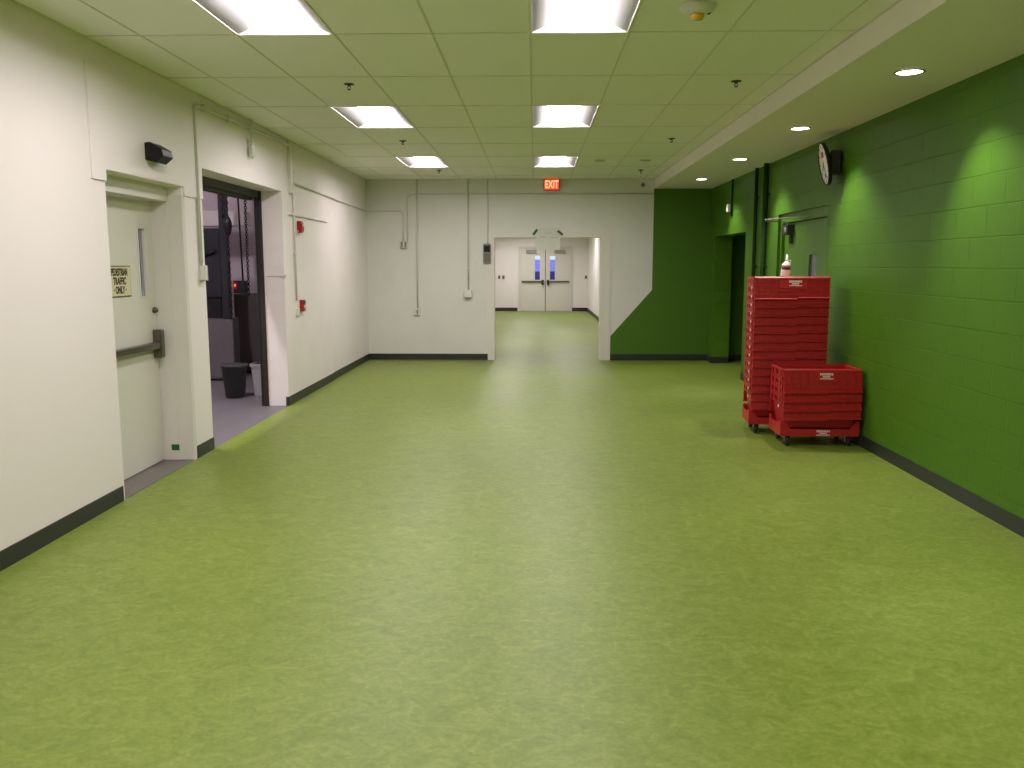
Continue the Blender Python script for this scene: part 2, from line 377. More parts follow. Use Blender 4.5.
# ------------------------------------------------------------------ light panels
troffer_names = {(0, -1): 'bright recessed ceiling light panel nearest the camera, above the room centre', (-3, -1): 'bright recessed ceiling light panel nearest the camera, left row',
                 (0, 2): 'middle one of the three recessed light panels in the row above the room centre', (-3, 2): 'middle one of the three recessed light panels in the left row',
                 (0, 5): 'recessed ceiling light panel just before the red exit sign', (-3, 5): 'farthest recessed light panel of the left row, near the end wall'}
def make_troffer():
    t = thing('ceiling_light', 'x', 'ceiling light', group='recessed light panels in the tiled ceiling')
    W = TW / 2 - 0.012; L_ = TD / 2 - 0.012; D_ = 0.075; hw = 0.15
    fr = MB().holed(-W - 0.012, W + 0.012, -L_ - 0.012, L_ + 0.012, -0.006, 0.006, [(-W, W, -L_, L_)], plane='xy')
    fr.build('frame', M['trim_white'], t)
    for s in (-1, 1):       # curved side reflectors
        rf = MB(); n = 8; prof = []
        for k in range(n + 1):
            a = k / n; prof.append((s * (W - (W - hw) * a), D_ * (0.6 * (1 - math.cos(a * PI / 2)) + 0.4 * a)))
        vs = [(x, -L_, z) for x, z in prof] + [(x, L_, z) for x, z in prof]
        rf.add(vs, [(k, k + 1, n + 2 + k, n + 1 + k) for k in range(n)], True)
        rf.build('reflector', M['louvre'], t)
    for s in (-1, 1): MB().prism([(-W, 0.0), (W, 0.0), (hw, D_ + 0.01), (-hw, D_ + 0.01)], s * L_, s * (L_ - 0.004), 'y').build('end_plate', M['device_white'], t)
    n = 8; prof = [(-hw + 2 * hw * k / n, D_ - 0.035 * math.sin(PI * k / n)) for k in range(n + 1)]
    vs = [(x, -L_ + 0.005, z) for x, z in prof] + [(x, L_ - 0.005, z) for x, z in prof]
    MB().add(vs, [(k, k + 1, n + 2 + k, n + 1 + k) for k in range(n)], True).build('lens', M['lens'], t)
    MB().box(-W - 0.01, W + 0.01, -L_ - 0.01, L_ + 0.01, D_ + 0.015, D_ + 0.03).build('housing', M['trim_white'], t)
    return t
tr0 = make_troffer(); first = True
for c in cols_l:
    for r in rows_l:
        loc = (TX0 + (c + 0.5) * TW, TY0 + (r + 0.5) * TD, CZ)
        lab = troffer_names.get((c, r), 'recessed ceiling light panel behind and above the camera')
        if first: tr0.location = loc; tr0['label'] = lab; first = False
        else: dup(tr0, loc, label=lab)

# downlights in the soffit
def make_downlight():
    t = thing('downlight', 'x', 'downlight', group='round downlights in the soffit')
    MB().lathe([(0.098, -0.001), (0.098, -0.006), (0.084, -0.008), (0.080, -0.001)], 28, cap=False).build('trim_ring', M['grey_box'], t)
    MB().lathe([(0.0, -0.004), (0.081, -0.004), (0.081, -0.002), (0, -0.002)], 28, cap=False).build('lens', M['dl_lens'], t)
    ld = bpy.data.lights.new('downlight_beam', 'SPOT'); ld.energy = SPOT_W; ld.spot_size = math.radians(90); ld.spot_blend = 0.7; ld.shadow_soft_size = 0.03
    ld.color = (1.0, 0.97, 0.88)
    lo = bpy.data.objects.new('beam', ld); COL.objects.link(lo); lo.parent = t; lo.location = (0, 0, -0.012)
    lo.rotation_euler = (math.radians(-11), math.radians(-10), 0)
    return t
dl0 = make_downlight()
dlab = {5.96: 'round soffit downlight nearest the camera', 8.32: 'round soffit downlight just before the round clock', 10.68: 'round soffit downlight over the green double door',
        13.1: 'farthest round soffit downlight, near the dark green end wall'}
for i, y in enumerate([5.96, 8.32, 10.68, 13.1, 3.58, 1.2, -1.2]):
    lab = dlab.get(y, 'round soffit downlight above and beside the camera')
    if i == 0: dl0.location = (2.46, y, SZ); dl0['label'] = lab
    else: dup(dl0, (2.46, y, SZ), label=lab)

# ------------------------------------------------------------------ left pedestrian door
dfr = MB()   # steel frame set back in the wall opening
dfr.box(-3.12, -2.96, 5.75, 5.80, 0, 2.24).box(-3.12, -2.96, 6.965, 6.98, 0, 2.24).box(-3.12, -2.96, 5.80, 6.965, 2.125, 2.24)
o = struct('door_1_frame', dfr, M['trim_white']); o.name = 'trim_4'
struct('trim_5', MB().box(-3.14, XL + 0.004, 6.976, 7.035, 0, 2.175), M['trim_white'])
door = thing('door_1', 'white steel door with narrow slit window and push bar', 'door', (-3.09, 5.80, 0)); del door['label']; del door['category']; door['kind'] = 'structure'
MB().holed(0.005, 1.150, 0.012, 2.12, -0.045, 0.0, [(0.895, 1.01, 1.375, 1.90)], plane='yz').build('door_leaf', M['door_white'], door)
MB().box(-0.028, -0.020, 0.895, 1.01, 1.375, 1.90).build('window_pane', M['glass'], door)
MB().holed(0.883, 1.022, 1.363, 1.912, 0.0, 0.006, [(0.895, 1.01, 1.375, 1.90)], plane='yz').build('window_trim', M['door_white'], door)
MB().rbox(0.0, 0.07, 1.055, 1.125, 0.87, 1.10, 0.008).rbox(0.0, 0.045, 1.125, 1.155, 0.92, 1.06, 0.004).build('latch', M['steel'], door)
MB().rbox(0.02, 0.062, 0.05, 1.08, 0.945, 1.005, 0.008).rbox(0.0, 0.055, 0.05, 0.5, 0.955, 0.995, 0.006).build('push_bar', M['steel'], door)
MB().cyl((0, 1.105, 1.255), (0.022, 1.105, 1.255), 0.024, 18).cyl((0.02, 1.105, 1.255), (0.034, 1.105, 1.255), 0.015, 14).build('lock_cylinder', M['steel'], door)
struct('trim_6', MB().box(-3.14, XL, 5.75, 6.98, -0.003, 0.004), M['threshold'])
sg = thing('door_sign', 'cream pedestrian sign with brown capitals on the white door', 'sign', (-3.088, 6.345, 1.4975), PI / 2)
MB().box(-0.18, 0.18, -0.004, 0, -0.115, 0.115).build('sign_board', M['ink'], sg)
MB().box(-0.173, 0.173, -0.006, -0.003, -0.108, 0.108).build('sign_face', M['sign_cream'], sg)
for txt, z, sx in (('PEDESTRIAN', 0.066, 0.62), ('TRAFFIC', 0.0, 0.72), ('· ONLY ·', -0.066, 0.72)):
    text_part('lettering', txt, 0.073, M['ink'], sg, (0.0, -0.0065, z), (PI / 2, 0, 0), sx=sx, bold=0.0028)
tag(MB().box(XL, XL + 0.002, -0.02, 0.02, 0, 0).build('x', M['tape']) if False else MB().box(-3.03, -2.965, 6.9620, 6.9645, 0.085, 0.135).build('tape_patch', M['tape']),
    'small green tape square low on the white door frame', 'tape')

# black wedge lamp above the door
el = thing('wall_lamp', 'black wedge-shaped wall lamp above the white door', 'wall lamp', (XL, 6.47, 2.435), PI / 2)
sec = [(0.0, 0.065), (-0.05, 0.07), (-0.135, 0.02), (-0.145, -0.03), (-0.09, -0.075), (0.0, -0.055)]
b_ = MB(); n = len(sec)
vs = [(-0.125, y, z) for y, z in sec] + [(0.05, y, z) for y, z in sec] + [(0.125, y * 0.55, z * 0.8) for y, z in sec]
fs = [tuple(range(n))[::-1], tuple(range(2 * n, 3 * n))]
for k in range(2):
    for i in range(n): fs.append((k * n + i, k * n + (i + 1) % n, (k + 1) * n + (i + 1) % n, (k + 1) * n + i))
b_.add(vs, fs); b_.build('housing', M['black'], el, bevel=0.004)
MB().box(-0.10, 0.10, -0.008, 0.0, -0.055, 0.065).build('back_plate', M['black'], el)

# ------------------------------------------------------------------ conduits on the left wall
def conduit(name, label, paths, r=0.012, bend=0.06, m='conduit', clips=(), cat='conduit', extra=None):
    t = thing(name, label, cat)
    mb = MB()
    for p in paths: mb.tube(p, r, bend)
    mb.build('pipe', M[m], t)
    for (c, ax) in clips:
        k = MB(); x, y, z = c
        if ax == 'z': k.rbox(x - 0.014, x + 0.016, y - 0.03, y + 0.03, z - 0.012, z + 0.012, 0.003)
        elif ax == 'y': k.rbox(x - 0.014, x + 0.016, y - 0.012, y + 0.012, z - 0.03, z + 0.03, 0.003)
        elif ax == 'ez': k.rbox(x - 0.03, x + 0.03, y - 0.016, y + 0.014, z - 0.012, z + 0.012, 0.003)
        k.build('clip', M[m], t)
    return t
cx = XL + 0.016
t = conduit('conduit', 'white conduit bent over the dock opening down to a switch box', [[(cx, 7.30, 1.60), (cx, 7.30, 2.94), (cx, 10.09, 2.985), (cx, 10.09, 2.56)]],
        0.014, clips=[((cx, 7.50, 2.945), 'y'), ((cx, 8.1, 2.953), 'y')])
sb = thing('switch_box', 'small white switch box with dark cover beside the dock opening', 'switch box', (XL, 7.33, 1.49), PI / 2)
MB().rbox(-0.045, 0.012, -0.05, 0, 0, 0.125, 0.004).build('box', M['device_white'], sb)
MB().rbox(0.012, 0.04, -0.045, 0, -0.006, 0.12, 0.003).build('cover_plate', M['grey_box'], sb)
ds = thing('drop_sensor', 'white sensor capsule hanging from a short conduit over the dock opening', 'sensor', (XL + 0.04, 8.68, 2.66))
MB().tube([(0, 0, 0.13), (0, 0, 0.38)], 0.011).build('stem', M['conduit'], ds)
MB().lathe([(0.0, 0.0), (0.022, 0.01), (0.034, 0.04), (0.034, 0.10), (0.024, 0.13), (0.012, 0.135)], 18).build('capsule', M['device_white'], ds)
MB().box(-0.04, -0.034, -0.02, 0.02, 0.14, 0.2).box(-0.036, 0.0, -0.006, 0.006, 0.16, 0.175).build('bracket', M['conduit'], ds)
t = conduit('conduit', 'white vertical conduit running down to the red wall devices', [[(cx, 10.2, CZ), (cx, 10.2, 1.20)]], 0.011, clips=[((cx, 10.2, 2.70), 'z'), ((cx, 10.2, 1.75), 'z')])
tag(MB().rbox(XL, XL + 0.03, 10.06, 10.17, 2.44, CZ - 0.005, 0.004).build('cable_raceway', M['trim_white']), 'flat white cable raceway below the ceiling right of the dock opening', 'raceway')
t = conduit('conduit', 'white conduit turning from the left wall onto the end wall', [[(cx, 10.2, 2.565), (cx, 12.04, 2.55), (XLR + 0.03, 12.12, 2.55), (XLR + 0.016, 12.3, 2.545), (XLR + 0.016, YE - 0.016, 2.52), (-2.23, YE - 0.016, 2.52), (-2.23, YE - 0.016, 2.02)]],
        0.012, bend=0.08)
tag(MB().rbox(XL, XL + 0.02, 10.03, 11.83, 2.19, 2.21, 0.004).build('surface_raceway', M['conduit']), 'thin straight surface raceway just above the red fire strobe', 'raceway')
fa = thing('fire_strobe', 'red fire alarm strobe on the left wall', 'fire alarm', (XL, 10.42, 2.0), PI / 2)
MB().rbox(-0.055, 0.055, -0.045, 0, 0, 0.14, 0.006).build('back_box', M['red_alarm'], fa)
MB().prism([(-0.045, 0.01), (-0.058, 0.025), (-0.062, 0.10), (-0.045, 0.13)], -0.05, 0.05, 'x').build('horn', M['red_alarm'], fa)
MB().rbox(-0.03, 0.03, -0.070, -0.056, 0.075, 0.105, 0.004).build('strobe_lens', M['device_white'], fa)
MB().tube([(-0.22, -0.016, -0.02), (-0.07, -0.016, 0.02)], 0.008).build('conduit_stub', M['conduit'], fa)
ps = thing('pull_station', 'red fire alarm pull station below the strobe on the left wall', 'fire alarm', (XL, 10.42, 1.06), PI / 2)
MB().rbox(-0.05, 0.05, -0.05, 0, 0, 0.14, 0.006).build('body', M['red_alarm'], ps)
MB().rbox(-0.036, 0.036, -0.062, -0.048, 0.045, 0.075, 0.004).build('handle', M['device_white'], ps)
MB().rbox(-0.036, 0.036, -0.054, -0.049, 0.095, 0.12, 0.002).build('name_plate', M['ink'], ps)
jb = thing('junction_box', 'small junction box left of the red pull station', 'junction box', (XL, 10.24, 1.04), PI / 2)
tag(MB().rbox(XL - 0.24, XL + 0.0, 9.772, 9.779, 1.492, 1.500, 0.002).rbox(XL - 0.04, XL + 0.025, 9.765, 9.779, 1.485, 1.51, 0.003).build('door_holdback', M['device_white']), 'thin white ledge on the reveal of the dock opening', 'ledge')
MB().rbox(-0.035, 0.02, -0.035, 0, -0.02, 0.06, 0.004).build('box', M['conduit'], jb)

# ------------------------------------------------------------------ end wall: conduits, boxes
ey = YE - 0.016
conduit('conduit', 'long level conduit high on the end wall above the doorway', [[(SX - 0.02, ey, 2.80), (-2.16, ey, 2.80), (-2.16, ey, 2.02)]], 0.009, bend=0.12)
ob = thing('outlet_box', 'square grey outlet box at conduit end, left part of end wall', 'outlet box', (-2.225, YE, 1.90))
MB().rbox(-0.06, 0.06, -0.05, 0, 0, 0.12, 0.004).build('box', M['conduit'], ob)
MB().rbox(-0.05, -0.012, -0.054, -0.048, 0.012, 0.108, 0.002).rbox(0.012, 0.05, -0.054, -0.048, 0.012, 0.108, 0.002).build('cover', M['grey_box'], ob)
conduit('conduit', 'vertical conduit ending at the low outlet on the end wall', [[(-1.99, ey, CZ - 0.003), (-1.99, ey, 2.2), (-2.005, ey, 2.15), (-2.005, ey, 0.86)]], 0.013, bend=0.02, clips=[((-1.995, ey, 2.28), 'ez'), ((-2.005, ey, 1.5), 'ez')])
lo_ = thing('outlet_box', 'low small outlet box on the end wall, above the baseboard', 'outlet box', (-2.01, YE, 0.77))
MB().rbox(-0.045, 0.045, -0.045, 0, 0, 0.11, 0.004).build('box', M['conduit'], lo_)
MB().rbox(-0.01, 0.01, -0.052, -0.044, 0.02, 0.09, 0.002).build('cover', M['grey_box'], lo_)
conduit('conduit', 'vertical conduit ending at the white telephone box on the end wall', [[(-1.135, ey, CZ - 0.003), (-1.135, ey, 1.2)]], 0.013, clips=[((-1.135, ey, 1.55), 'ez'), ((-1.135, ey, 2.4), 'ez')])
wb = thing('wall_box', 'white square wall box with a dark lower edge on the end wall', 'wall box', (-1.14, YE, 1.07))
MB().rbox(-0.065, 0.065, -0.06, 0, 0, 0.13, 0.006).build('box', M['device_white'], wb)
MB().rbox(-0.055, 0.055, -0.055, 0, -0.018, 0.0, 0.004).build('lower_edge', M['grey_box'], wb)
conduit('conduit', 'thin conduit ending at the grey reader beside the doorway', [[(-0.80, ey, CZ - 0.003), (-0.80, ey, 1.95)]], 0.008)
rd = thing('card_reader', 'tall dark grey reader on the end wall beside the doorway', 'reader', (-0.815, YE, 1.645))
MB().rbox(-0.062, 0.062, -0.05, 0, 0, 0.33, 0.012).build('housing', M['grey_box'], rd)
MB().rbox(-0.05, 0.05, -0.056, -0.048, 0.19, 0.30, 0.004).build('display', M['black'], rd)
MB().rbox(-0.04, 0.04, -0.060, -0.048, 0.03, 0.16, 0.006).build('keypad', M['steel'], rd)

# doorway frame in the end wall
fr = MB(); y0 = YE - 0.02; y1 = YE + 0.24
fr.box(-0.81, -0.735, y0 + 0.008, YE, 0, 2.215).box(1.15, 1.27, y0 + 0.008, YE, 0, 2.215).box(-0.735, 1.15, y0 + 0.008, YE, 2.125, 2.215)
fr.box(-0.735, -0.70, y0, YE, 0, 2.125).box(1.115, 1.15, y0, YE, 0, 2.125).box(-0.70, 1.115, y0, YE, 2.09, 2.125)
fr.box(-0.70, -0.69, y0, y1, 0, 2.09).box(1.105, 1.115, y0, y1, 0, 2.09).box(-0.69, 1.105, y0, y1, 2.08, 2.09)
struct('trim_7', fr, M['trim_white'])
struct('trim_8', MB().box(-0.825, -0.81, YE - 0.006, YE, 0, 2.235).box(-0.81, 1.285, YE - 0.006, YE, 2.215, 2.235).box(1.27, 1.285, YE - 0.006, YE, 0, 2.215), M['trim_white'])

# paper notice hung from the frame head
pn = thing('paper_notice', 'sheet of paper taped to the doorway head with green tape', 'notice', (0.212, YE - 0.024, 2.235))
pv = []; n = 12
for j in range(7):
    for i in range(n + 1):
        x = -0.207 + 0.414 * i / n; z = -0.366 * j / 6
        pv.append((x, -0.004 - 0.006 * (j / 6) * math.sin(i * 1.1), z))
MB().add(pv, [(j * (n + 1) + i, j * (n + 1) + i + 1, (j + 1) * (n + 1) + i + 1, (j + 1) * (n + 1) + i) for j in range(6) for i in range(n)], True).build('sheet', M['paper'], pn)
for s, x, z in ((1, -0.215, -0.070), (-1, 0.205, -0.080)):
    T = Matrix.Translation((x, -0.008, z)) @ Matrix.Rotation(-s * math.radians(52 if s > 0 else 38), 4, 'Y')
    MB().box(-0.055, 0.055, -0.0035, -0.0025, -0.021, 0.021, T=T).build('tape', M['tape'], pn)
random.seed(8)
for r, (z, x0, x1) in enumerate(((-0.085, -0.05, 0.04), (-0.15, -0.13, -0.03), (-0.16, 0.03, 0.16))):
    wm = MB(); x = x0
    while x < x1:
        l = random.uniform(0.012, 0.026); wm.box(x, x + l, -0.0115, -0.0105, z - 0.004, z + 0.004); x += l + 0.01
    wm.build('handwriting', M['grey_box'], pn)

# exit sign
ex = thing('exit_sign', 'lit red exit sign above the doorway', 'exit sign', (0.27, YE - 0.05, 2.855))
MB().rbox(-0.135, 0.135, -0.02, 0.05, 0, 0.185, 0.006).build('housing', M['red_alarm'], ex)
MB().box(-0.122, 0.122, -0.024, -0.019, 0.008, 0.172).build('face', M['exit_face'], ex)
text_part('lettering', 'EXIT', 0.175, M['exit_letter'], ex, (0, -0.025, 0.087), (PI / 2, 0, 0), sx=0.62, bold=0.0035)

# ------------------------------------------------------------------ ceiling devices
sm = thing('smoke_detector', 'round white ceiling detector with amber lens', 'detector', (0.895, 5.03, CZ))
MB().lathe([(0.098, -0.001), (0.098, -0.014), (0.088, -0.032), (0.062, -0.043), (0.045, -0.046), (0, -0.046)], 32).build('base', M['device_white'], sm)
MB().lathe([(0.036, -0.044), (0.037, -0.060), (0.030, -0.073), (0.0, -0.077)], 24).build('amber_lens', M['amber'], sm)
MB().rbox(0.05, 0.072, -0.012, 0.012, -0.046, -0.034, 0.003).build('indicator', M['black'], sm)
def make_sprinkler(lab):
    t = thing('sprinkler', lab, 'sprinkler', group='sprinklers in the tiled ceiling')
    MB().lathe([(0.042, 0), (0.040, -0.006), (0.012, -0.009), (0.010, -0.02), (0, -0.02)], 18).build('escutcheon', M['darksteel'], t)
    MB().tube([(-0.006, 0, -0.015), (-0.012, 0, -0.028), (-0.003, 0, -0.044)], 0.004, n=6).tube([(0.006, 0, -0.015), (0.012, 0, -0.028), (0.003, 0, -0.044)], 0.004, n=6).build('yoke', M['darksteel'], t)
    MB().lathe([(0.0, -0.048), (0.014, -0.046), (0.014, -0.043), (0, -0.043)], 14).build('deflector', M['darksteel'], t)
    return t
spk = [((-1.483, 7.05), 'sprinkler head between the two nearer light panels of the left row'), ((1.564, 7.02), 'sprinkler head nearest the camera on the soffit side'),
       ((-1.536, 10.2), 'sprinkler head between the middle and far panels of the left row'), ((1.544, 10.1), 'second sprinkler head from the camera on the soffit side'),
       ((1.59, 13.35), 'farthest sprinkler head beside the soffit'), ((-1.46, 13.3), 'sprinkler head between the far left panel and the end wall')]
s0 = None
for (x, y), lab in spk:
    if s0 is None: s0 = make_sprinkler(lab); s0.location = (x, y, CZ)
    else: dup(s0, (x, y, CZ), label=lab)
for x, lab in ((0.88, 'left one of two small flat ceiling vents near the exit sign'), (1.5, 'right one of two small flat ceiling vents, beside the soffit')):
    v = thing('ceiling_vent', lab, 'vent', (x, 12.1, CZ))
    MB().rbox(-0.075, 0.075, -0.05, 0.05, -0.012, 0, 0.003).build('frame', M['grid'], v)
    sl = MB()
    for k in range(4): sl.box(-0.06, 0.06, -0.034 + k * 0.018, -0.026 + k * 0.018, -0.015, -0.011)
    sl.build('slats', M['grey_box'], v)
tag(MB().lathe([(0.0, -0.03), (0.03, -0.02), (0.035, 0)], 16).build('wall_sensor', M['grey_box'], loc=(1.79, YE - 0.02, 2.94), rot=(PI / 2, 0, 0)), 'tiny dark sensor high on the end wall beside the soffit', 'sensor')

# ------------------------------------------------------------------ right wall: green double door, closer, pipes, mirror
gf = MB()
gf.box(XR - 0.0, XR + 0.14, 8.88, 8.93, 0, 2.22).box(XR, XR + 0.14, 10.61, 10.66, 0, 2.22).box(XR, XR + 0.14, 8.93, 10.61, 2.15, 2.22)
T_ = MB().holed(8.88, 10.66, 0, 2.22, XR + 0.035, XR + 0.16, [(8.935, 10.605, -1, 2.115)], plane='yz')
struct('trim_9', T_, M['green_paint'])
for nm, a, b in (('door_2', 8.94, 9.768), ('door_3', 9.772, 10.60)):
    d = thing(nm, '', '', (XR + 0.07, a, 0)); del d['label']; del d['category']; d['kind'] = 'structure'
    wd = b - a
    h_ = [(0.43, 0.70, 1.05, 1.73)] if nm == 'door_2' else []
    MB().holed(0, wd, 0.012, 2.105, 0, 0.045, h_, plane='yz').build('door_leaf', M['green_paint'], d)
    if h_: MB().box(0.02, 0.026, h_[0][0], h_[0][1], h_[0][2], h_[0][3]).build('window_pane', M['wired'], d)
    MB().rbox(-0.06, -0.02, 0.08, wd - 0.08, 0.95, 1.0, 0.006).rbox(-0.06, 0, wd - 0.14, wd - 0.06, 0.92, 1.04, 0.005).build('push_bar', M['steel'], d)
struct('wall_behind_doors', MB().box(XR + 0.5, XR + 0.52, 8.5, 11.2, 0, 2.6).box(XR + 0.27, XR + 0.52, 8.5, 8.52, 0, 2.6).box(XR + 0.27, XR + 0.52, 11.18, 11.2, 0, 2.6).box(XR + 0.27, XR + 0.52, 8.5, 11.2, 2.58, 2.6), M['grey_box'])
dc = thing('door_closer', 'dark door closer with thin arms sticking out over the green door', 'door closer', (XR + 0.07, 10.34, 2.0))
MB().rbox(-0.085, 0, -0.11, 0.11, -0.03, 0.085, 0.008).build('body', M['darksteel'], dc)
MB().rbox(-0.092, -0.084, -0.09, -0.02, 0.0, 0.05, 0.003).build('maker_plate', M['zinc'], dc)
MB().tube([(-0.05, -0.02, 0.115), (-0.36, -0.22, 0.125)], 0.007).tube([(-0.36, -0.22, 0.135), (-0.02, -0.74, 0.142)], 0.007).build('arm', M['zinc'], dc)
MB().cyl((-0.05, -0.02, 0.08), (-0.05, -0.02, 0.125), 0.016).build('pivot', M['zinc'], dc)
MB().cyl((-0.36, -0.22, 0.115), (-0.36, -0.22, 0.145), 0.012).build('pivot', M['zinc'], dc)
MB().rbox(-0.035, -0.005, -0.80, -0.70, 0.125, 0.155, 0.004).build('shoe', M['zinc'], dc)
MB().rbox(-0.02, -0.002, -0.07, 0.03, -0.13, -0.03, 0.004).build('dark_pad', M['dark_green'], dc)  # small dark green pad below the closer body
for y, r, lab in ((11.64, 0.024, 'thinner dark green pipe, farther of the pair on green wall'), (11.13, 0.034, 'thicker dark green pipe, nearer of the pair on green wall')):
    p = thing('wall_pipe', lab, 'pipe', (XR - r - 0.01, y, 0), group='dark green pipes on the green wall')
    MB().tube([(0, 0, 0.0), (0, 0, SZ)], r, n=16).build('pipe', M['dark_green'], p)
    for z in (0.6, 1.6, 2.5): MB().rbox(-0.008, r + 0.01, -r - 0.012, r + 0.012, z - 0.012, z + 0.012, 0.003).build('clamp', M['dark_green'], p)
hb = thing('wall_strobe', 'small white box beside a green conduit above the dark opening', 'alarm box', (XR, 13.16, 2.40), -PI / 2)
MB().rbox(-0.035, 0.035, -0.085, -0.03, 0, 0.12, 0.008).build('cover', M['device_white'], hb)
MB().rbox(-0.045, 0.045, -0.035, 0, -0.01, 0.125, 0.004).build('back_box', M['dark_green'], hb)
conduit('conduit', 'thin dark green conduit above the dark side opening', [[(XR - 0.016, 13.13, SZ), (XR - 0.016, 13.13, 2.34)]], 0.014, m='dark_green')
ck = thing('wall_clock', 'round white wall clock leaning off the green wall', 'clock', (XR - 0.155, 8.60, 2.585), -PI / 2 - math.radians(8))
T = Matrix.Rotation(math.radians(90 + 12), 4, 'X')     # lathe axis +z turns to -y, tipped downward
R_ = 0.198
MB().lathe([(0.0, 0.0), (R_, 0.0)], 40, T, cap=False).build('dial', M['clock_face'], ck)
MB().lathe([(R_, -0.03), (R_ + 0.006, -0.026), (R_ + 0.008, 0.002), (R_ + 0.005, 0.008), (R_ - 0.002, 0.007), (R_ - 0.003, 0.001)], 40, T, cap=False).build('rim', M['black'], ck)
MB().lathe([(0.0, -0.045), (0.14, -0.042), (R_, -0.03)], 32, T, cap=False).build('back_shell', M['black'], ck)
mk = MB()
for k in range(12):
    A = T @ Matrix.Rotation(k * PI / 6, 4, 'Z'); mk.box(-0.005, 0.005, 0.15, 0.18, 0.0005, 0.002, T=A)
mk.build('hour_marks', M['ink'], ck)
for nm, ang, l, wd in (('hour_hand', 128, 0.10, 0.006), ('minute_hand', 205, 0.145, 0.004)):
    A = T @ Matrix.Rotation(math.radians(ang), 4, 'Z'); MB().box(-wd, wd, -0.02, l, 0.004, 0.006, T=A).build(nm, M['ink'], ck)
MB().box(-0.055, 0.055, 0.06, 0.115, 0.0005, 0.0015, T=T).build('red_emblem', M['red_alarm'], ck)
MB().box(-0.035, 0.035, -0.135, -0.095, 0.0005, 0.0015, T=T).build('date_window', M['grey_box'], ck)
MB().tube([(0, 0.03, 0.02), (0, 0.10, 0.05), (0, 0.145, 0.05)], 0.012).rbox(-0.09, 0.09, 0.045, 0.145, -0.10, 0.12, 0.01).build('bracket', M['darksteel'], ck)  # bracket arm; the dark block stands for the shadow behind the clock

# dark side room behind the opening in the green wall
struct('wall_side_room', MB().box(4.8, 5.0, 11.8, 14.95, 0, 2.7).box(XR + 0.28, 4.8, 14.72, 14.9, 0, 2.7).box(XR + 0.28, 4.8, 11.9, 12.1, 0, 2.7).box(XR + 0.28, 5.0, 11.9, 14.9, 2.6, 2.7), M['green_block_x'])
struct('baseboard_side', MB().box(XR + 0.28, 4.8, 14.704, 14.72, 0, H), M['base'])

# ------------------------------------------------------------------ corridor beyond the doorway
CC = 2.75
cw = MB().box(-2.2, -2.0, YE + 0.2, YF + 0.2, 0, CC + 0.1)
struct('wall_corridor_left', cw, M['corr_wall'])
struct('wall_corridor_right', MB().holed(YE + 0.2, YF + 0.2, 0, CC + 0.1, 1.85, 2.0, [(22.7, 23.75, -1, 2.0)], plane='yz').box(1.99, 2.0, 22.6, 23.9, 0, 2.1), M['corr_wall'])
struct('trim_10', MB().holed(22.6, 23.85, 0, 2.1, 1.82, 1.87, [(22.7, 23.75, -1, 2.0)], plane='yz'), M['trim_white'])
o = thing('door_5', '', '', (1.9, 22.7, 0)); del o['label']; del o['category']; o['kind'] = 'structure'
MB().box(0, 0.045, 0.005, 1.045, 0.01, 1.995).build('door_leaf', M['door_white'], o)
MB().cyl((0, 0.1, 1.0), (-0.06, 0.1, 1.0), 0.012).cyl((-0.055, 0.1, 1.0), (-0.055, 0.2, 1.0), 0.01).build('door_handle', M['steel'], o)
struct('wall_corridor_end', MB().holed(-2.2, 2.0, 0, CC + 0.1, YF, YF + 0.2, [(-0.52, 1.24, -1, 2.20)]), M['corr_wall'])
struct('ceiling_corridor', MB().box(-2.2, 2.0, YE + 0.2, YF + 0.2, CC, CC + 0.1), M['ceiling'])
struct('baseboard_corridor', MB().box(-2.0, -0.62, YF - 0.01, YF, 0, 0.12).box(1.30, 1.85, YF - 0.01, YF, 0, 0.12).box(1.84, 1.85, 23.85, YF, 0, 0.12).box(1.84, 1.85, YE + 0.22, 22.6, 0, 0.12).box(-2.0, -1.99, YE + 0.22, YF, 0, 0.12), M['base'])
struct('trim_11', MB().box(-0.53, 1.25, YF + 0.036, YF + 0.1, 2.165, 2.21).box(-0.53, -0.50, YF + 0.036, YF + 0.1, 0, 2.2).box(1.22, 1.25, YF + 0.036, YF + 0.1, 0, 2.2).box(-0.59, -0.52, YF - 0.03, YF + 0.1, 0, 2.27).box(1.24, 1.31, YF - 0.03, YF + 0.1, 0, 2.27).box(-0.52, 1.24, YF - 0.03, YF + 0.1, 2.20, 2.27), M['door_white'])
for nm, a, s in (('door_4', -0.52, 1), ('door_6', 0.365, -1)):
    d = thing(nm, '', '', (a, YF - 0.01, 0)); del d['label']; del d['category']; d['kind'] = 'structure'
    wd = 0.872 if s > 0 else 0.872
    wx = (wd - 0.36, wd - 0.19) if s > 0 else (0.16, 0.33)
    MB().holed(0.005, wd, 0.012, 2.19, 0, 0.045, [(wx[0], wx[1], 1.10, 1.93)]).build('door_leaf', M['door_white'], d)
    MB().box(wx[0], wx[1], 0.02, 0.026, 1.10, 1.93).build('window_pane', M['glass'], d)
    MB().rbox(0.04, wd - 0.04, -0.07, -0.03, 1.015, 1.065, 0.006).build('push_bar', M['steel'], d)
    x = wd - 0.09 if s > 0 else 0.09
    MB().rbox(x - 0.04, x + 0.04, -0.09, 0, 0.92, 1.10, 0.006).build('latch', M['darksteel'], d)
    MB().rbox(0.20, 0.56, -0.07, 0, 2.03, 2.15, 0.006).build('door_closer', M['closer_grey'], d) if s > 0 else MB().rbox(0.31, 0.67, -0.07, 0, 2.03, 2.15, 0.006).build('door_closer', M['closer_grey'], d)
